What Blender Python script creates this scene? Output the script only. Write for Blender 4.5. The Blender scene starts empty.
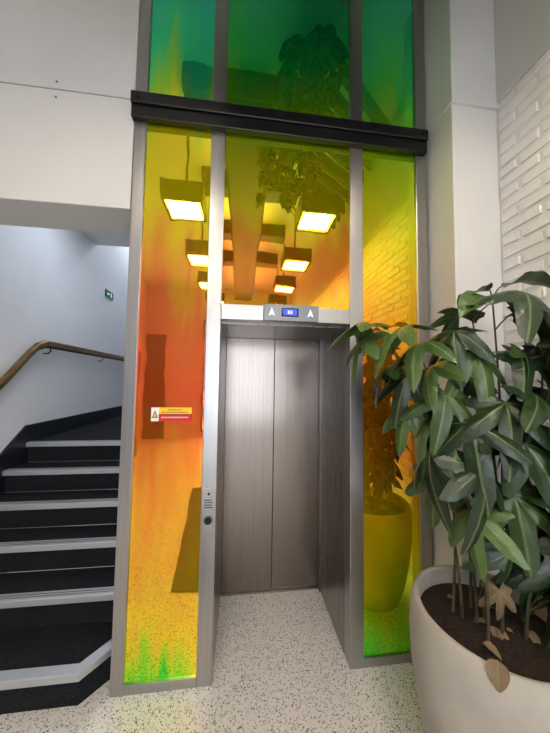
import bpy, bmesh, math, random
from mathutils import Vector, Matrix
random.seed(7)
S=bpy.context.scene
S.view_settings.view_transform='Standard'
S.view_settings.look='None'
S.view_settings.exposure=0.0

# ---------------- helpers ----------------
def lin(c):
    return tuple(((v/255)/12.92 if v/255<=.04045 else ((v/255+.055)/1.055)**2.4) for v in c)+(1,)
def mat(name,col=(200,200,200),rough=.5,metal=0.,spec=.5,emit=None,estr=0):
    m=bpy.data.materials.new(name);m.use_nodes=True
    b=m.node_tree.nodes["Principled BSDF"]
    b.inputs["Base Color"].default_value=lin(col);b.inputs["Roughness"].default_value=rough
    b.inputs["Metallic"].default_value=metal;b.inputs["Specular IOR Level"].default_value=spec
    if emit:
        b.inputs["Emission Color"].default_value=lin(emit);b.inputs["Emission Strength"].default_value=estr
    return m
def N(m,t,**k):
    n=m.node_tree.nodes.new(t)
    for a,v in k.items(): setattr(n,a,v)
    return n
def L(m,a,b): m.node_tree.links.new(a,b)
def noise_var(m,scale=(3,3,3),c1=(190,190,190),c2=(210,210,210),detail=4,bump=0,bscale=60,rough=None):
    b=m.node_tree.nodes["Principled BSDF"]
    tc=N(m,"ShaderNodeTexCoord");mp=N(m,"ShaderNodeMapping");mp.inputs["Scale"].default_value=scale
    L(m,tc.outputs["Object"],mp.inputs[0])
    n=N(m,"ShaderNodeTexNoise");n.inputs["Scale"].default_value=1;n.inputs["Detail"].default_value=detail
    L(m,mp.outputs[0],n.inputs[0])
    r=N(m,"ShaderNodeValToRGB");r.color_ramp.elements[0].position=.3;r.color_ramp.elements[1].position=.7
    r.color_ramp.elements[0].color=lin(c1);r.color_ramp.elements[1].color=lin(c2)
    L(m,n.outputs[0],r.inputs[0]);L(m,r.outputs[0],b.inputs["Base Color"])
    if rough:
        mr=N(m,"ShaderNodeMapRange");mr.inputs[3].default_value=rough[0];mr.inputs[4].default_value=rough[1]
        L(m,n.outputs[0],mr.inputs[0]);L(m,mr.outputs[0],b.inputs["Roughness"])
    if bump:
        n2=N(m,"ShaderNodeTexNoise");n2.inputs["Scale"].default_value=bscale;n2.inputs["Detail"].default_value=3
        L(m,tc.outputs["Object"],n2.inputs[0])
        bp=N(m,"ShaderNodeBump");bp.inputs["Strength"].default_value=bump;bp.inputs["Distance"].default_value=.01
        L(m,n2.outputs[0],bp.inputs["Height"]);L(m,bp.outputs[0],b.inputs["Normal"])
    return m
def mesh(name,v,f,m,parent=None,smooth=False):
    me=bpy.data.meshes.new(name);me.from_pydata([tuple(a) for a in v],[],f);me.update()
    if m: me.materials.append(m)
    if smooth:
        for p in me.polygons:p.use_smooth=True
    o=bpy.data.objects.new(name,me);S.collection.objects.link(o)
    if parent:o.parent=parent
    return o
def box(name,a,b,m,parent=None,bev=0):
    x0,y0,z0=a;x1,y1,z1=b
    x0,x1=min(x0,x1),max(x0,x1);y0,y1=min(y0,y1),max(y0,y1)
    v=[(x0,y0,z0),(x1,y0,z0),(x1,y1,z0),(x0,y1,z0),(x0,y0,z1),(x1,y0,z1),(x1,y1,z1),(x0,y1,z1)]
    f=[(3,2,1,0),(4,5,6,7),(0,1,5,4),(1,2,6,5),(2,3,7,6),(3,0,4,7)]
    o=mesh(name,v,f,m,parent)
    if bev:
        md=o.modifiers.new("b","BEVEL");md.width=bev;md.segments=2;md.limit_method='ANGLE'
    return o
def prism(name,poly,z0,z1,m,parent=None):
    n=len(poly);v=[(x,y,z0) for x,y in poly]+[(x,y,z1) for x,y in poly]
    f=[tuple(range(n))[::-1],tuple(range(n,2*n))]+[(i,(i+1)%n,n+(i+1)%n,n+i) for i in range(n)]
    return mesh(name,v,f,m,parent)
def empty(name,loc=(0,0,0)):
    e=bpy.data.objects.new(name,None);S.collection.objects.link(e);e.location=(0,0,0);e.empty_display_size=.1;return e
def tube(name,paths,r,m,parent=None,res=3):
    cu=bpy.data.curves.new(name,"CURVE");cu.dimensions='3D';cu.bevel_depth=1;cu.bevel_resolution=res;cu.use_fill_caps=True
    for P in paths:
        s=cu.splines.new('POLY');s.points.add(len(P)-1)
        for i,p in enumerate(P):
            s.points[i].co=(p[0],p[1],p[2],1);s.points[i].radius=p[3] if len(p)>3 else r
    cu.materials.append(m)
    o=bpy.data.objects.new(name,cu);S.collection.objects.link(o)
    if parent:o.parent=parent
    return o
def lathe(name,prof,c,m,parent=None,seg=64):
    v=[];f=[];n=len(prof)
    for i in range(seg):
        a=2*math.pi*i/seg
        for r,z in prof: v.append((c[0]+r*math.cos(a),c[1]+r*math.sin(a),z))
    for i in range(seg):
        j=(i+1)%seg
        for k in range(n-1): f.append((i*n+k,j*n+k,j*n+k+1,i*n+k+1))
    return mesh(name,v,f,m,parent,True)

# ---------------- materials ----------------
plaster=noise_var(mat("plaster",rough=.7),(1.5,1.5,1.5),(206,204,201),(215,213,210),bump=.05,bscale=40)
plaster_cool=noise_var(mat("plaster_cool",rough=.6),(1.2,1.2,1.2),(214,216,218),(224,226,228),bump=.05,bscale=30)
brickpaint=noise_var(mat("painted_brick",rough=.55),(6,6,6),(222,221,219),(232,231,229),bump=.5,bscale=45)
mortarpaint=noise_var(mat("painted_mortar",rough=.6),(6,6,6),(214,213,211),(224,223,221),bump=.3,bscale=60)
ceil_m=mat("ceiling_paint",(205,205,205),.8)
black_m=mat("black_metal",(12,12,13),.35,.3)
blackbar=mat("black_powdercoat",(14,14,16),.3,.0)
# terrazzo
ter=mat("terrazzo",(205,203,198),.28)
b=ter.node_tree.nodes["Principled BSDF"]
tc=N(ter,"ShaderNodeTexCoord")
def chips(scale,cols,prev,thr):
    v=N(ter,"ShaderNodeTexVoronoi");v.inputs["Scale"].default_value=scale
    L(ter,tc.outputs["Object"],v.inputs["Vector"])
    sp=N(ter,"ShaderNodeSeparateColor");L(ter,v.outputs["Color"],sp.inputs[0])
    r=N(ter,"ShaderNodeValToRGB");r.color_ramp.interpolation='CONSTANT'
    e=r.color_ramp.elements;e[0].position=0;e[0].color=lin(cols[0][1]);e[1].position=cols[1][0];e[1].color=lin(cols[1][1])
    for p,c in cols[2:]:
        q=e.new(p);q.color=lin(c)
    L(ter,sp.outputs[0],r.inputs[0])
    sz=N(ter,"ShaderNodeMath",operation='MULTIPLY');L(ter,sp.outputs[1],sz.inputs[0]);sz.inputs[1].default_value=thr
    lt=N(ter,"ShaderNodeMath",operation='LESS_THAN');L(ter,v.outputs["Distance"],lt.inputs[0]);L(ter,sz.outputs[0],lt.inputs[1])
    mx=N(ter,"ShaderNodeMix",data_type='RGBA');L(ter,lt.outputs[0],mx.inputs[0])
    if isinstance(prev,tuple): mx.inputs[6].default_value=prev
    else: L(ter,prev,mx.inputs[6])
    L(ter,r.outputs[0],mx.inputs[7]);return mx.outputs[2]
c=chips(125,[(0,(168,164,162)),(.3,(125,121,119)),(.5,(186,176,170)),(.72,(84,81,81)),(.85,(176,148,136))],lin((222,219,216)),.56)
c=chips(85,[(0,(140,136,134)),(.3,(80,78,78)),(.5,(172,150,140)),(.75,(152,149,147))],c,.36)
L(ter,c,b.inputs["Base Color"])
# steel
def steel(name,c1,c2,r=(.24,.4),sc=(160,160,1.5)):
    m=mat(name,rough=.3,metal=1.);noise_var(m,sc,c1,c2,rough=r,detail=3);return m
st_frame=steel("brushed_steel_frame",(168,166,165),(180,178,177),(.28,.36))
st_door=steel("brushed_steel_door",(126,117,110),(137,128,121),(.18,.25))
st_side=steel("brushed_steel_jamb",(140,136,132),(150,146,142),(.24,.32))
alu=mat("nosing_aluminium",(186,189,193),.4,.6)
carpet=noise_var(mat("stair_carpet",rough=.95,spec=.1),(180,180,180),(10,11,13),(46,48,52),bump=.4,bscale=250)
bronze=noise_var(mat("bronze_rail",rough=.3,metal=.85),(20,4,20),(112,88,52),(145,116,74))
# dichroic film glass
def dichroic(name,stops,amp=.5,sx=2.2,sz=.45,gloss=.8,wob=.15):
    m=bpy.data.materials.new(name);m.use_nodes=True;nt=m.node_tree
    bs=nt.nodes["Principled BSDF"];out=nt.nodes["Material Output"]
    tc=N(m,"ShaderNodeTexCoord");mp=N(m,"ShaderNodeMapping");mp.inputs["Scale"].default_value=(sx,sx,sz)
    L(m,tc.outputs["Object"],mp.inputs[0])
    n=N(m,"ShaderNodeTexNoise");n.inputs["Scale"].default_value=1.7;n.inputs["Detail"].default_value=5;n.inputs["Distortion"].default_value=1.2
    L(m,mp.outputs[0],n.inputs[0])
    sp=N(m,"ShaderNodeSeparateXYZ");L(m,tc.outputs["Object"],sp.inputs[0])
    sub=N(m,"ShaderNodeMath",operation='SUBTRACT');L(m,n.outputs[0],sub.inputs[0]);sub.inputs[1].default_value=.5
    mul=N(m,"ShaderNodeMath",operation='MULTIPLY');L(m,sub.outputs[0],mul.inputs[0]);mul.inputs[1].default_value=amp*2
    add=N(m,"ShaderNodeMath",operation='ADD');L(m,mul.outputs[0],add.inputs[0]);L(m,sp.outputs[2],add.inputs[1])
    dv=N(m,"ShaderNodeMath",operation='DIVIDE');L(m,add.outputs[0],dv.inputs[0]);dv.inputs[1].default_value=4.2
    r=N(m,"ShaderNodeValToRGB");e=r.color_ramp.elements
    e[0].position=stops[0][0]/4.2;e[0].color=lin(stops[0][1]);e[1].position=stops[-1][0]/4.2;e[1].color=lin(stops[-1][1])
    for p,c in stops[1:-1]:
        q=e.new(p/4.2);q.color=lin(c)
    L(m,dv.outputs[0],r.inputs[0])
    L(m,r.outputs[0],bs.inputs["Base Color"])
    bs.inputs["Metallic"].default_value=1;bs.inputs["Roughness"].default_value=.025
    bs.inputs["Coat Weight"].default_value=1;bs.inputs["Coat Roughness"].default_value=.01
    nb=N(m,"ShaderNodeTexNoise");nb.inputs["Scale"].default_value=3.5;nb.inputs["Detail"].default_value=1.5
    L(m,tc.outputs["Object"],nb.inputs[0])
    bp=N(m,"ShaderNodeBump");bp.inputs["Strength"].default_value=wob;bp.inputs["Distance"].default_value=.01
    L(m,nb.outputs[0],bp.inputs["Height"]);L(m,bp.outputs[0],bs.inputs["Normal"])
    d=N(m,"ShaderNodeBsdfDiffuse");L(m,r.outputs[0],d.inputs[0])
    mx=N(m,"ShaderNodeMixShader");mx.inputs[0].default_value=gloss
    L(m,d.outputs[0],mx.inputs[1]);L(m,bs.outputs[0],mx.inputs[2]);L(m,mx.outputs[0],out.inputs[0])
    return m
G1=[(0,(70,235,40)),(.1,(170,245,30)),(.3,(255,225,35)),(.8,(255,185,45)),(1.2,(255,145,35)),(1.6,(255,105,45)),(2.0,(255,130,60)),(2.25,(255,185,40)),(2.55,(255,230,15)),(3.0,(250,235,15)),(3.3,(160,240,60)),(3.6,(40,235,150)),(4.1,(10,210,175))]
G2=[(0,(70,210,50)),(2.0,(255,195,30)),(2.2,(255,145,30)),(2.45,(255,170,20)),(2.62,(255,225,10)),(3.0,(235,240,15)),(3.3,(140,235,35)),(3.6,(20,215,80)),(4.1,(10,205,140))]
G3=[(0,(50,235,40)),(.2,(170,245,15)),(.5,(255,245,5)),(1.0,(255,210,10)),(1.4,(255,155,20)),(1.9,(255,170,20)),(2.3,(255,220,10)),(2.7,(240,245,10)),(3.1,(200,245,15)),(3.5,(80,240,75)),(4.1,(10,225,160))]
gl_l=dichroic("dichroic_glass_left",G1,.75,3.2,.5,.8,.22)
gl_c=dichroic("dichroic_glass_center",G2,.4,2.2,.6,.88,.12)
gl_r=dichroic("dichroic_glass_right",G3,.5,2.5,.5,.84,.12)

# ---------------- room shell ----------------
RX=1.46;HC=4.3;YB=-6.5;LX=-2.7;SX=-1.89
box("floor",(LX-.1,YB-.1,-.1),(RX+.3,.72,0),ter)
box("ceiling",(LX-.1,YB-.1,HC),(RX+.3,.3,HC+.1),ceil_m)
box("wall_rear",(LX-.1,YB-.1,0),(RX+.3,YB,HC),plaster)
box("wall_west",(LX-.1,YB,0),(LX,.29,HC),plaster)
w=empty("wall_front")
box("upper_board",(SX,0.0,3.222),(-.638,.29,HC),plaster,w,.004)
box("lower_board",(SX,0.0,2.57),(-.638,.29,3.214),plaster,w,.004)
box("joint",(SX,0.006,3.2),(-.638,.28,3.23),mat("joint_shadow",(140,140,140),.8),w)
box("wall_front_return",(LX,0.0,0),(SX,.29,HC),plaster)
scr=mat("screw",(120,120,120),.4,.6)
def disc(name,c,r,axis,m,parent,th=.004):
    bm=bmesh.new();bmesh.ops.create_cone(bm,cap_ends=True,segments=24,radius1=r,radius2=r*.92,depth=th)
    me=bpy.data.meshes.new(name);bm.to_mesh(me);bm.free();me.materials.append(m)
    o=bpy.data.objects.new(name,me);S.collection.objects.link(o);o.location=c
    if axis=='y':o.rotation_euler=(math.pi/2,0,0)
    if axis=='x':o.rotation_euler=(0,math.pi/2,0)
    if parent:o.parent=parent
    return o
disc("screw_1",(-1.05,-.001,3.17),.006,'y',scr,w);disc("screw_2",(-1.05,-.001,3.26),.006,'y',scr,w)
# stairwell
box("wall_stair_west",(SX-.1,.29,0),(SX,5.2,4.6),plaster_cool)
box("wall_stair_north",(SX,5.1,0),(.8,5.2,4.6),plaster_cool)
box("ceiling_stair_soffit",(SX,.29,3.33),(-.64,2.1,3.5),plaster_cool)
box("ceiling_stair",(SX-.1,.29,4.6),(.8,5.2,4.7),plaster_cool)
box("wall_shaft_west",(-.638,.09,0),(-.56,2.2,4.6),plaster_cool)
box("wall_stair_east",(.7,2.2,0),(.8,5.1,4.6),plaster_cool)
box("wall_shaft_north",(-.56,2.12,0),(.8,2.2,4.6),plaster_cool)
# right column and bulkhead
cr=empty("wall_column")
box("column",(1.175,-.2,0),(RX+.3,.1,3.24),plaster,cr,.004)
box("bulkhead",(1.163,-.215,3.24),(RX+.3,.1,HC),plaster,cr,.004)
# brick wall
bw=empty("wall_brick")
box("mortar",(RX+.008,YB,0),(RX+.3,-.2,3.27),mortarpaint,bw)
box("upper_plaster",(RX-.01,YB,3.27),(RX+.3,-.2,HC),plaster,bw,.004)
v=[];f=[];row=0;z=.0
while z<3.25:
    h=.058+random.uniform(-.003,.003);y=-.21-(.112 if row%2 else 0)
    if row%2:
        segs=[(-.21,-.31)]
    else: segs=[]
    while y>YB:
        segs.append((y,y-.215));y-=.226
    for (ya,yb) in segs:
        px=RX+random.uniform(-.004,.004)
        j=lambda:random.uniform(-.003,.003)
        i=len(v);e=.008
        z1=min(z+h,3.268)
        v+=[(RX+.02,ya,z),(RX+.02,yb,z),(RX+.02,yb,z1),(RX+.02,ya,z1)]
        v+=[(px+j()*.6,ya-e+j(),z+e+j()),(px+j()*.6,yb+e+j(),z+e+j()),(px+j()*.6,yb+e+j(),z1-e+j()),(px+j()*.6,ya-e+j(),z1-e+j())]
        f+=[(i+4,i+7,i+6,i+5),(i,i+4,i+5,i+1),(i+1,i+5,i+6,i+2),(i+2,i+6,i+7,i+3),(i+3,i+7,i+4,i)]
    z+=h+.010;row+=1
mesh("bricks",v,f,brickpaint,bw)

# ---------------- elevator ----------------
el=empty("elevator")
E=[-.6344,-.5689,-.2056,-.123,.6421,.7268,1.0836,1.158]
R=.6283
def post(n,a,b):
    box(n,(a,0,0),(b,.09,HC),st_frame,el,.004)
post("post_a",E[0],E[1]);post("post_b",E[2],E[3]);post("post_c",E[4],E[5]);post("post_d",E[6],E[7])
def panel(n,a,b,z0,z1,m):
    mesh(n,[(a,.012,z0),(b,.012,z0),(b,.012,z1),(a,.012,z1)],[(0,1,2,3)],m,el)
panel("glass_left",E[1],E[2],.05,HC,gl_l)
panel("glass_center",E[3],E[4],2.06,HC,gl_c)
panel("glass_right",E[5],E[6],.05,HC,gl_r)
box("sill_left",(E[1],.002,0),(E[2],.07,.05),st_frame,el,.002)
box("sill_right",(E[5],.002,0),(E[6],.07,.05),st_frame,el,.002)
box("header",(E[3],.0,1.971),(E[4],.09,2.06),st_frame,el,.002)
box("recess_top",(E[3],.09,1.962),(E[4],R+.06,2.0),st_side,el)
box("recess_side_left",(E[3]-.03,.09,0),(E[3],R+.06,2.0),st_side,el)
box("recess_side_right",(E[4],.09,0),(E[4]+.03,R+.06,2.0),st_side,el)
box("door_leaf_left",(E[3],R-.006,.008),(.262,R+.02,1.962),st_door,el,.003)
box("door_leaf_right",(.2645,R,.008),(E[4],R+.03,1.962),st_door,el,.003)
box("door_gap",(.25,R+.022,.0),(.28,R+.05,1.962),black_m,el)
box("door_track",(E[3],R-.02,0),(E[4],R+.05,.006),st_side,el)
box("jamb_strip",(E[4]-.012,R-.05,0),(E[4],R-.006,1.962),st_side,el)
# indicator
box("indicator_box",(.118,-.022,1.968),(.442,.0,2.066),mat("indicator_plate",(120,122,127),.35,.7),el,.004)
box("display",(.222,-.024,1.995),(.322,-.021,2.045),mat("display_black",(8,8,12),.1),el,.002)
blue=mat("display_blue",(20,40,180),.3,emit=(40,70,255),estr=1.3)
box("display_lit",(.232,-.0255,2.002),(.312,-.0235,2.038),blue,el)
whit=mat("arrow_white",(235,235,240),.4,emit=(230,235,255),estr=.4)
for k in range(2): box("digit_%d"%k,(.258+.016*k,-.0262,2.01),(.268+.016*k,-.0255,2.03),whit,el)
for k,cx in enumerate((.165,.392)):
    mesh("arrow_%d"%k,[(cx-.018,-.0235,1.996),(cx,-.0235,2.006),(cx+.018,-.0235,1.996),(cx,-.0235,2.045)],[(0,1,2,3)],whit,el)
# cross bar
box("cross_bar",(-.643,-.035,3.085),(1.140,0,3.215),blackbar,el,.004)
box("cross_bar_lip",(-.643,-.05,3.155),(1.140,-.03,3.222),blackbar,el,.004)
for k,x in enumerate((-.6,-.1,.69,.78,1.1)):
    disc("bolt_%d"%k,(x,-.052,3.19),.009,'y',black_m,el,.008)
# call button
cx=(E[2]+E[3])/2
box("call_plate",(cx-.03,-.004,.80),(cx+.03,.0,1.03),steel("plate",(172,170,168),(182,180,178)),el,.002)
disc("call_button",(cx,-.008,.86),.02,'y',black_m,el,.012)
disc("call_button_ring",(cx,-.005,.86),.026,'y',scr,el,.006)
dk=mat("engraving",(60,60,60),.5)
for k in range(4): box("engraved_line_%d"%k,(cx-.022,-.005,.925+k*.013),(cx+.022-.006*(k%2),-.004,.930+k*.013),dk,el)
disc("lock",(cx,-.006,1.0),.007,'y',black_m,el,.006)
# warning sticker
ws=empty("warning_sticker")
yl=.008
box("yellow_half",(-.445,yl-.001,1.434),(-.27,yl,1.468),mat("sticker_yellow",(245,205,30),.5),ws)
box("red_half",(-.445,yl-.001,1.393),(-.27,yl,1.434),mat("sticker_red",(190,25,22),.5),ws)
box("pictogram_card",(-.485,yl-.001,1.393),(-.445,yl,1.468),mat("sticker_white",(240,240,235),.4),ws)
tri=mat("sticker_black",(20,20,20),.5)
mesh("pictogram",[(-.481,yl-.0015,1.412),(-.449,yl-.0015,1.412),(-.465,yl-.0015,1.452)],[(0,1,2)],tri,ws)
mesh("pictogram_inner",[(-.474,yl-.002,1.417),(-.456,yl-.002,1.417),(-.465,yl-.002,1.440)],[(0,1,2)],bpy.data.materials["sticker_yellow"],ws)
for k,(z,x0,x1,mm) in enumerate([(1.455,-.395,-.32,"sticker_black"),(1.442,-.43,-.29,"sticker_black"),(1.414,-.43,-.29,"sticker_white")]):
    x=x0
    while x<x1:
        wd=random.uniform(.005,.011);box("letter_%d_%d"%(k,int(-x*1000)),(x,yl-.0016,z-.003),(min(x+wd,x1),yl-.0011,z+.003),bpy.data.materials[mm],ws);x+=wd+.005

# ---------------- staircase ----------------
sc=empty("staircase")
fr=[-.045,.225,.455,.67,.895,1.12]
XR=-.64;SL=SX+.003
for i,y in enumerate(fr):
    z=.175*(i+1);yb=fr[i+1]+.03 if i<5 else 5.09
    if i==0:
        poly=[(SL,y+.03),(-.77,y+.03),(-.675,.09),(XR,.11),(XR,yb),(SL,yb)]
        front=[(SL,y),(-.76,y),(-.655,.085)]
    else:
        poly=[(SL,y+.03),(XR,y+.03),(XR,yb),(SL,yb)];front=[(SL,y),(XR,y)]
    prism("tread_%d"%i,poly,z-.175,z-.004,carpet,sc)
    n=len(front);v=[];f=[]
    for k,(x,yy) in enumerate(front):
        if k<n-1: d=Vector((front[k+1][0]-x,front[k+1][1]-yy)).normalized()
        if k>0 and k<n-1:
            d0=Vector((x-front[k-1][0],yy-front[k-1][1])).normalized();d=(d+d0).normalized()
        nn=Vector((-d.y,d.x))
        prof=[(0,z-.036),(0,z-.004),(.004,z+.001),(.06,z+.001),(.06,z-.006),(.01,z-.008),(.01,z-.036)]
        for o_,zz in prof: v.append((x+nn.x*o_,yy+nn.y*o_,zz))
    q=7
    for k in range(n-1):
        for a in range(q): f.append((k*q+a,(k+1)*q+a,(k+1)*q+(a+1)%q,k*q+(a+1)%q))
    mesh("nosing_%d"%i,v,f,alu,sc)
    if i>0:
        for g in range(2): box("nosing_groove_%d_%d"%(i,g),(SL+.01,y+.02+.018*g,z+.0008),(XR-.005,y+.026+.018*g,z+.0018),scr,sc)
box("floor_landing",(XR,2.2,.9),(.7,5.09,1.046),carpet)
sk=[(.0,.0),(.0,.33),(.90,1.03),(1.12,1.2),(5.09,1.2),(5.09,.9),(1.2,.9)]
v=[(SL,y,z) for y,z in sk]+[(SL+.018,y,z) for y,z in sk];n=len(sk)
f=[tuple(range(n)),tuple(range(n,2*n))[::-1]]+[(i,(i+1)%n,n+(i+1)%n,n+i) for i in range(n)]
mesh("stringer",v,f,mat("skirting_black",(22,25,32),.4),sc)
# handrail
hr=empty("handrail")
P=[(-.15,.80),(.1,.98),(.84,1.64),(1.05,1.85),(1.13,1.915),(1.22,1.945),(1.35,1.95),(3.2,1.945),(4.6,1.945)]
def rail(name,w,h,dz,m,xc):
    v=[];f=[]
    for k,(y,z) in enumerate(P):
        for dx,dd in ((-w,-h),(-w,h*.6),(-w*.5,h),(w*.5,h),(w,h*.6),(w,-h)): v.append((xc+dx,y,z+dd+dz))
    for k in range(len(P)-1):
        for a in range(6): f.append((k*6+a,(k+1)*6+a,(k+1)*6+(a+1)%6,k*6+(a+1)%6))
    f+=[tuple(range(6)),tuple(range(len(v)-6,len(v)))[::-1]]
    return mesh(name,v,f,m,hr)
rail("rail_cap",.026,.024,0,bronze,SX+.06)
rail("rail_base",.012,.012,-.034,mat("rail_dark",(50,38,28),.4,.5),SX+.06)
for k,(y,z) in enumerate([(.5,1.33),(1.3,1.945),(2.3,1.945),(3.3,1.945)]):
    tube("bracket_%d"%k,[[(SX,y,z-.09),(SX+.04,y,z-.09),(SX+.06,y,z-.07),(SX+.06,y,z-.04)]],.006,black_m,hr)
# exit sign
ex=empty("exit_sign")
box("sign_plate",(SX,2.40,2.76),(SX+.012,2.62,2.86),mat("sign_green",(10,90,60),.4,emit=(10,110,70),estr=.2),ex)
box("sign_arrow",(SX+.012,2.44,2.80),(SX+.014,2.50,2.82),whit,ex)
box("sign_man",(SX+.012,2.54,2.78),(SX+.014,2.57,2.84),whit,ex)

# ---------------- ceiling lights ----------------
lit=mat("light_diffuser",(255,240,215),.5,emit=(255,240,218),estr=40)
for i,y in enumerate((-1.28,-2.45,-3.55,-4.7)):
    for x in (-.62,.78):
        e=empty("ceiling_light")
        s=.17
        box("diffuser",(x-s,y-s,3.40),(x+s,y+s,3.41),lit,e)
        box("housing",(x-s-.03,y-s-.03,3.411),(x+s+.03,y+s+.03,3.58),black_m,e)
        for a,b_ in (((x-s-.03,y-s-.03,3.38),(x-s,y+s+.03,3.411)),((x+s,y-s-.03,3.38),(x+s+.03,y+s+.03,3.411)),((x-s,y-s-.03,3.38),(x+s,y-s,3.411)),((x-s,y+s,3.38),(x+s,y+s+.03,3.411))):
            box("rim",a,b_,black_m,e)
        tube("rod",[[(x,y,3.56),(x,y,HC)]],.012,black_m,e)
e=empty("stair_fill_light")  # added lamp, out of view, to light the stair landing
box("diffuser",(-1.5,2.9,4.5),(-1.0,3.4,4.52),mat("stair_fill_diffuser",(230,240,255),.5,emit=(232,240,255),estr=38),e)
box("housing",(-1.53,2.87,4.52),(-.97,3.43,4.6),black_m,e)
e=empty("soffit_fill_light")  # extra lamp hidden behind the bulkhead, added to light the lower stairs
box("diffuser",(-1.4,1.0,3.312),(-1.1,1.3,3.318),mat("soffit_fill_diffuser",(230,240,255),.5,emit=(232,240,255),estr=30),e)
box("housing",(-1.42,.98,3.318),(-1.08,1.32,3.33),black_m,e)
# room behind the camera (seen as reflections)
box("door_rear",(-2.68,YB+.002,0),(-2.15,YB+.05,2.9),mat("dark_door",(25,20,18),.4))
wn=empty("fill_window_1")  # invented glowing window, added as frontal fill light for the lobby
box("pane",(-1.1,YB+.002,.25),(1.3,YB+.02,3.3),mat("fill_window_glow",(200,215,230),.2,emit=(235,242,255),estr=6),wn)
for k in range(5): box("fill_mullion_%d"%k,(-1.13+k*.6,YB+.002,.2),(-1.08+k*.6,YB+.06,3.35),black_m,wn)
for k,z in enumerate((.2,1.1,3.3)): box("rail_%d"%k,(-1.13,YB+.002,z),(1.32,YB+.06,z+.05),black_m,wn)
cab=empty("storage_cabinet")
box("body",(LX+.01,-4.6,0),(LX+.5,-2.4,2.2),mat("cabinet",(35,22,20),.4),cab,.01)
for k in range(3): box("door_%d"%k,(LX+.5,-4.57+.72*k,.05),(LX+.515,-3.88+.72*k,2.15),mat("cabinet_door%d"%k,(45,26,24),.35),cab,.004)
mt=mat("mat_black",(15,15,16),.9)
prism("floor_mat",[(-.50,-.66),(-.2,-.63),(-.36,-2.75),(-.70,-2.75)],0,.012,mt)
sl=empty("ceiling_slats")
for k in range(9):
    y=-.35-.2*k
    mesh("slat_%d"%k,[(.75,y,4.02),(1.4,y-.45,4.02),(1.4,y-.45,4.16),(.75,y,4.16),(.75,y-.06,4.02),(1.4,y-.51,4.02),(1.4,y-.51,4.16),(.75,y-.06,4.16)],[(0,1,2,3),(7,6,5,4),(0,4,5,1),(3,2,6,7),(0,3,7,4),(1,5,6,2)],black_m,sl)
for x in (.85,1.25): tube("hanger",[[(x,-.9,4.1),(x,-.9,HC)]],.01,black_m,sl)
du=empty("ceiling_duct")
box("duct",(-.2,-5.8,3.8),(.24,-.6,4.0),black_m,du,.02)
for y in (-1.2,-3,-5): tube("hanger",[[(0,y,3.98),(0,y,HC)]],.01,black_m,du)
up=mat("ceiling_fill_strip",(255,250,240),.5,emit=(255,246,232),estr=12)  # added glow strip, out of view on the duct, brightens the ceiling
box("ceiling_fill",(-.12,-5.6,4.001),(.12,-1.1,4.012),up,du)
cb=empty("ceiling_beams")
for k,y in enumerate((-.75,-1.9,-3.0,-4.1)): box("beam_%d"%k,(-.55,y-.14,4.08),(.7,y+.1,HC),black_m,cb)

# ---------------- foliage ----------------
def leafmat(name,c1,c2,c3,rough=.33):
    m=mat(name,rough=rough);b=m.node_tree.nodes["Principled BSDF"]
    g=N(m,"ShaderNodeNewGeometry");r=N(m,"ShaderNodeValToRGB");e=r.color_ramp.elements
    e[0].color=lin(c1);e[1].color=lin(c3);q=e.new(.55);q.color=lin(c2)
    L(m,g.outputs["Random Per Island"],r.inputs[0])
    tc=N(m,"ShaderNodeTexCoord");n=N(m,"ShaderNodeTexNoise");n.inputs["Scale"].default_value=25
    L(m,tc.outputs["Object"],n.inputs[0])
    mx=N(m,"ShaderNodeMix",data_type='RGBA',blend_type='MULTIPLY');mx.inputs[0].default_value=.4
    L(m,r.outputs[0],mx.inputs[6]);L(m,n.outputs[0],mx.inputs[7])
    uv=N(m,"ShaderNodeUVMap");sp=N(m,"ShaderNodeSeparateXYZ");L(m,uv.outputs[0],sp.inputs[0])
    ab=N(m,"ShaderNodeMath",operation='ABSOLUTE');L(m,sp.outputs[0],ab.inputs[0])
    lt=N(m,"ShaderNodeMath",operation='LESS_THAN');L(m,ab.outputs[0],lt.inputs[0]);lt.inputs[1].default_value=.022
    ml=N(m,"ShaderNodeMath",operation='MULTIPLY');L(m,lt.outputs[0],ml.inputs[0]);ml.inputs[1].default_value=.35
    m2=N(m,"ShaderNodeMix",data_type='RGBA');L(m,ml.outputs[0],m2.inputs[0]);L(m,mx.outputs[2],m2.inputs[6]);m2.inputs[7].default_value=lin((135,155,98))
    L(m,m2.outputs[2],b.inputs["Base Color"])
    bp=N(m,"ShaderNodeBump");bp.inputs["Strength"].default_value=.3;bp.inputs["Distance"].default_value=.01
    n3=N(m,"ShaderNodeTexNoise");n3.inputs["Scale"].default_value=45;L(m,tc.outputs["Object"],n3.inputs[0])
    L(m,n3.outputs[0],bp.inputs["Height"]);L(m,bp.outputs[0],b.inputs["Normal"])
    return m
leaf_g=leafmat("leaf_green",(26,44,24),(46,72,36),(92,120,62))
leaf_b=leafmat("leaf_dry",(120,100,76),(150,126,96),(95,78,58),.8)
stem_m=noise_var(mat("stem",rough=.6),(30,30,30),(48,46,32),(84,78,54))

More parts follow.
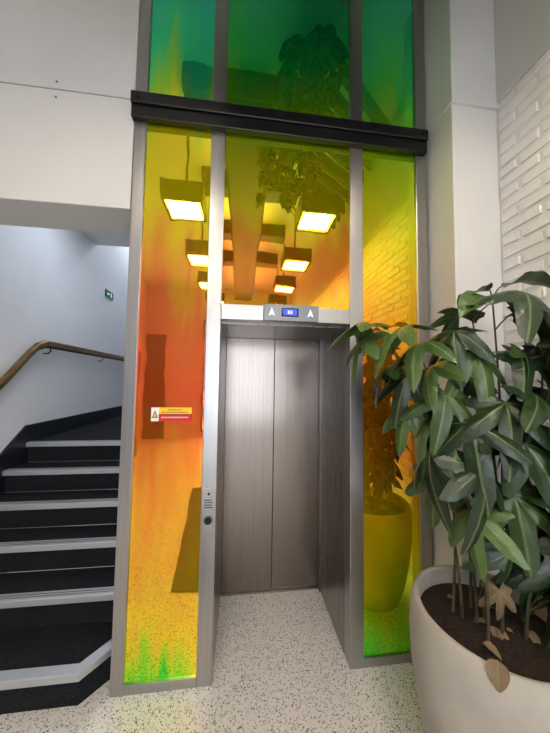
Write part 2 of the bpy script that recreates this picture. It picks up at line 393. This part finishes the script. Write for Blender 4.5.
class Leaves:
    def __init__(s): s.v=[];s.f=[];s.uv=[]
    def lobed(s,M,size,droop):
        w1=random.uniform(44,52);l1=random.uniform(.74,.9);l2=random.uniform(.48,.66)
        lob=[(0,1.0),(w1,l1),(-w1,l1),(100,l2),(-100,l2)]
        A=[-146+292*i/72 for i in range(73)];rings=[.0,.22,.45,.7,.88,1.]
        base=len(s.v);ph=random.uniform(0,6)
        s.v.append(M@Vector((0,0,0)));s.uv.append((0,0))
        for t in rings[1:]:
            for a in A:
                near=min(abs(a-l[0]) for l in lob)
                r=max([.36]+[ .34+(ll-.34)*(.65*math.exp(-((a-la)/17)**2)+.35*max(0,1-abs(a-la)/22)) for la,ll in lob])
                d=t*r*(1+.025*math.sin(a*.5)*t)
                x=d*math.sin(math.radians(a));y=d*math.cos(math.radians(a))
                z=-droop*d*d-.10*t*min(near,24)/24*.9*r*1.1+.06*math.sin(a*.07+ph)*t
                s.v.append(M@(Vector((x,y,z))*size));s.uv.append((near/24*t*.5,t))
        n=len(A)
        for i in range(n-1): s.f.append((base,base+1+i+1,base+1+i))
        for k in range(len(rings)-2):
            o=base+1+k*n
            for i in range(n-1): s.f.append((o+i,o+i+1,o+n+i+1,o+n+i))
    def ovate(s,M,size,droop,wd=.3):
        nt=14;nx=7;base=len(s.v)
        for i in range(nt+1):
            t=i/nt;w=wd*math.sin(math.pi*t**.75)**.8*(1-.2*t) if 0<t<1 else .002
            ang=droop*t
            y=math.sin(ang)/max(droop,.01);z=-(1-math.cos(ang))/max(droop,.01)
            for j in range(nx):
                u=-1+2*j/(nx-1)
                s.v.append(M@(Vector((u*w,y,z+abs(u)*w*.35-.02*math.sin(t*20)*abs(u)))*size));s.uv.append((u*w*1.6,t))
        for i in range(nt):
            for j in range(nx-1):
                a=base+i*nx+j;s.f.append((a,a+1,a+nx+1,a+nx))
    def build(s,name,m,parent):
        o=mesh(name,s.v,s.f,m,parent,True)
        uv=o.data.uv_layers.new(name="UVMap")
        for lp in o.data.loops: uv.data[lp.index].uv=s.uv[lp.vertex_index]
        return o
def frame(pos,d,up=Vector((0,0,1)),roll=0):
    d=Vector(d).normalized();x=d.cross(up)
    if x.length<.05:x=Vector((1,0,0))
    x.normalize();z=x.cross(d).normalized()
    M=Matrix((x,d,z)).transposed().to_4x4()
    return Matrix.Translation(pos)@M@Matrix.Rotation(roll,4,'Y')

# ---------------- potted plant ----------------
pp=empty("potted_plant")
PC=Vector((1.03,-.52,0))
potm=noise_var(mat("pot_stone",rough=.75),(5,5,5),(166,161,151),(184,179,169),bump=.25,bscale=90)
prof=[(0,.0),(.19,.0),(.205,.01),(.245,.12),(.278,.28),(.298,.44),(.303,.56),(.297,.65),(.288,.692),(.280,.70),(.268,.70),(.262,.692),(.262,.62),(.25,.60)]
lathe("pot",prof,PC,potm,pp)
soil=noise_var(mat("soil",rough=1),(60,60,60),(22,16,12),(52,38,28),bump=.8,bscale=70)
lathe("soil",[(.262,.625),(.2,.64),(.1,.65),(0.001,.655)],PC,soil,pp,48)
rt=Vector((.9927,-.1207,0));fw=Vector((.1207,.9927,0))
def W(u,v,z): return PC+rt*u+fw*v+Vector((0,0,z))
canes=[]
cs=[((-.06,.0),(-.22,.10,1.75)),((.0,-.05),(-.05,.0,1.9)),((.05,.02),(.08,.05,2.0)),((.08,-.06),(.2,-.05,1.75)),((-.03,.08),(-.12,.12,1.5)),((.02,.1),(.12,.1,1.6)),((-.08,-.08),(-.18,-.05,1.3)),((.1,.06),(.25,.05,1.45)),((-.1,.03),(-.35,.12,1.80)),((-.12,.06),(-.08,.15,1.3)),((-.02,.02),(-.16,.0,1.6))]
for (a,b_) in cs:
    P0=[]
    for k in range(11):
        t=k/10;bow=math.sin(t*math.pi)*.03
        u=a[0]+(b_[0]-a[0])*t**1.5+bow;vv=a[1]+(b_[1]-a[1])*t
        z=.63+(b_[2]-.63)*t
        p=W(u,vv,z);P0.append((p.x,p.y,p.z,.0065*(1-.5*t)))
    canes.append(P0)
LG=Leaves();pet=[]
spec=[ # u,v,z,size,type,heading(deg in u-z),toward camera
(.06,.05,2.04,.20,'O',175,.3),(.02,.0,2.0,.22,'O',200,.6),(.08,-.1,1.99,.36,'P',-50,.9),(.17,-.05,1.95,.34,'P',-20,.7),(.14,.05,2.06,.24,'O',20,.1),
(-.3,.12,1.88,.30,'P',188,.4),(-.45,.14,1.90,.30,'P',183,.2),(-.46,.18,1.84,.28,'P',215,.4),(-.25,.05,1.80,.28,'P',200,.8),(-.13,0,1.85,.26,'P',230,.7),
(-.2,.05,1.70,.26,'P',215,.6),(-.29,.08,1.66,.26,'P',250,.3),(-.17,.0,1.58,.28,'P',235,.6),(-.06,-.02,1.76,.28,'P',260,.8),
(.1,-.05,1.76,.30,'P',300,.7),(.22,-.05,1.74,.30,'P',-40,.6),(.25,-.02,1.60,.28,'P',-60,.5),(.3,.05,1.84,.24,'O',-10,.3),(.12,-.1,1.58,.30,'P',290,.8),
(.0,-.1,1.55,.31,'P',255,.8),(-.12,-.08,1.47,.33,'P',240,.7),(-.1,-.1,1.30,.32,'P',260,.7),(-.24,.0,1.33,.28,'P',235,.4),
(.05,-.12,1.40,.31,'P',280,.8),(.18,-.1,1.44,.31,'P',300,.6),(.26,-.08,1.36,.28,'P',-50,.5),(.02,-.1,1.20,.30,'P',265,.7),(.14,-.12,1.2,.32,'P',290,.7),
(.11,-.08,1.08,.31,'P',-85,.3),(.2,-.12,1.02,.30,'P',-75,.3),(.02,-.08,.99,.26,'P',-105,.3),(.24,-.1,.96,.28,'P',-60,.3),
(-.1,-.05,1.12,.26,'P',250,.5),(-.18,.05,1.22,.26,'P',240,.3),(.12,-.05,.90,.26,'P',-90,.2),(-.35,.15,1.7,.24,'P',205,.3),(-.05,.08,1.93,.22,'P',150,.2),
(.3,-.1,1.2,.25,'P',-40,.5),(.22,-.15,1.8,.30,'P',-75,.7),(.05,.15,1.65,.24,'P',210,.1),(-.05,.2,1.5,.24,'P',200,.1),(.1,.2,1.4,.24,'P',240,.1),(-.1,.2,1.3,.24,'P',220,.1),
(.16,-.1,.86,.24,'P',-80,.1),(.23,-.12,.84,.24,'P',-70,.1),(-.2,.08,1.48,.28,'P',215,.2),(-.28,.1,1.5,.24,'P',235,.2),(.22,-.2,1.3,.28,'P',-75,.3)]
for k in range(8):
    u=random.uniform(-.2,.28);spec.append((u,random.uniform(-.15,.2),random.uniform(1.1,1.8),random.uniform(.19,.26),'P',random.choice([200,230,250,280,310,-30]),random.uniform(.1,.8)))
def petiole(base):
    best=None
    for c in canes:
        for q in c:
            d=(Vector(q[:3])-base).length+abs((base.z-.09)-q[2])*1.5
            if best is None or d<best[0]: best=(d,Vector(q[:3]))
    a=best[1];mid=(a+base)/2+Vector((0,0,.05));P0=[]
    for k in range(7):
        t=k/6;p=a*(1-t)**2+mid*2*t*(1-t)+base*t*t;P0.append((p.x,p.y,p.z,.0032-.0012*t))
    return P0
def clampy(p,s):
    p.x=min(p.x,1.40-s*.25)
    lim=-.04-s*.4 if p.x<1.05 else -.27-s*.3
    p.y=min(p.y,lim)
    return p
for (u,vv,z,s_,ty,h,k) in spec:
    h=math.radians(h+random.uniform(-12,12))
    d=rt*math.cos(h)-fw*(k+random.uniform(-.1,.1))+Vector((0,0,math.sin(h)*.85))
    if ty=='O':
        p=clampy(W(u,vv,z),s_)
        LG.ovate(frame(p,d,roll=random.uniform(-.4,.4)),s_,random.uniform(.7,1.2),.32)
    else:
        p=clampy(W(u,vv,z),s_)
        LG.lobed(frame(p,d,roll=random.uniform(-.5,.5)),s_*.8,random.uniform(.45,1.0))
    pet.append(petiole(p))
for q in LG.v:
    q.x=min(q.x,1.448)
    if q.y>-.07:q.y=-.07-(q.y+.07)*.1
    if q.x>1.14 and q.y>-.225:q.y=-.225
LG.build("leaves",leaf_g,pp)
tube("canes",canes,.01,stem_m,pp);tube("petioles",pet,.003,stem_m,pp,2)
LB=Leaves()
for k in range(9):
    a=random.uniform(0,6.28);r=random.uniform(.03,.2)
    p=PC+Vector((r*math.cos(a),r*math.sin(a),.655+random.uniform(0,.01)))
    LB.ovate(frame(p,(random.uniform(-1,1),random.uniform(-1,1),random.uniform(-.1,.1))),random.uniform(.04,.07),.9,.32)
LB.ovate(frame(PC+Vector((-.175,-.195,.715)),(-.5,-.5,-.3)),.09,1.5,.36)
LB.lobed(frame(W(-.03,-.08,.84),(-.2,-.5,-.9)),.10,.8)
LB.build("dry_leaves",leaf_b,pp)

# ---------------- hanging plants (seen in the glass) ----------------
def hanging(HP,top,zmin,nv,rad,seed):
    random.seed(seed)
    hp=empty("hanging_plant")
    lathe("basket",[(0.001,top-.14),(.08,top-.13),(.11,top-.05),(.12,top),(.11,top),(.1,top-.03),(.001,top-.03)],HP,black_m,hp,32)
    tube("cords",[[(HP[0]+.11*math.cos(a),HP[1]+.11*math.sin(a),top),(HP[0],HP[1],HC)] for a in (0,2.1,4.2)],.003,black_m,hp)
    HL=Leaves();vines=[]
    for k in range(nv):
        a=random.uniform(0,6.28);ln=random.uniform(.4,1.)*(top-zmin-.15);P0=[]
        for i in range(9):
            t=i/8;r=.08+rad*min(1,t*2.2);P0.append((HP[0]+r*math.cos(a),HP[1]+r*math.sin(a),top+.04*math.sin(min(t*5,3.14))-ln*max(0,t-.1),.003))
            if i>0:
                HL.ovate(frame(Vector(P0[-1][:3]),(random.uniform(-1,1),random.uniform(-1,1),random.uniform(-.6,.1))),random.uniform(.11,.16),.8,.36)
        vines.append(P0)
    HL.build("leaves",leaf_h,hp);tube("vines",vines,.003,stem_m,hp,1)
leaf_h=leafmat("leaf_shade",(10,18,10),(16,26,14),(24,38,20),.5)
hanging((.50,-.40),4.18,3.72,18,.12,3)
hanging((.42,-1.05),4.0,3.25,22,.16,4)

# ---------------- world + camera ----------------
wd=bpy.data.worlds.new("w");S.world=wd;wd.use_nodes=True
wd.node_tree.nodes["Background"].inputs[0].default_value=(.8,.85,.9,1);wd.node_tree.nodes["Background"].inputs[1].default_value=.3
th,ph,ro=.1210,.0542,.0146
f_=Vector((math.sin(th)*math.cos(ph),math.cos(th)*math.cos(ph),math.sin(ph)))
r_=Vector((math.cos(th),-math.sin(th),0));u_=r_.cross(f_)
r2=r_*math.cos(ro)+u_*math.sin(ro);u2=-r_*math.sin(ro)+u_*math.cos(ro)
cd=bpy.data.cameras.new("camera");cd.sensor_fit='VERTICAL';cd.sensor_height=36;cd.lens=36*273.86/733;cd.clip_start=.02
co=bpy.data.objects.new("camera",cd);S.collection.objects.link(co)
M=Matrix((r2,u2,-f_)).transposed().to_4x4();M.translation=Vector((0,-1.569,1.62));co.matrix_world=M
S.camera=co
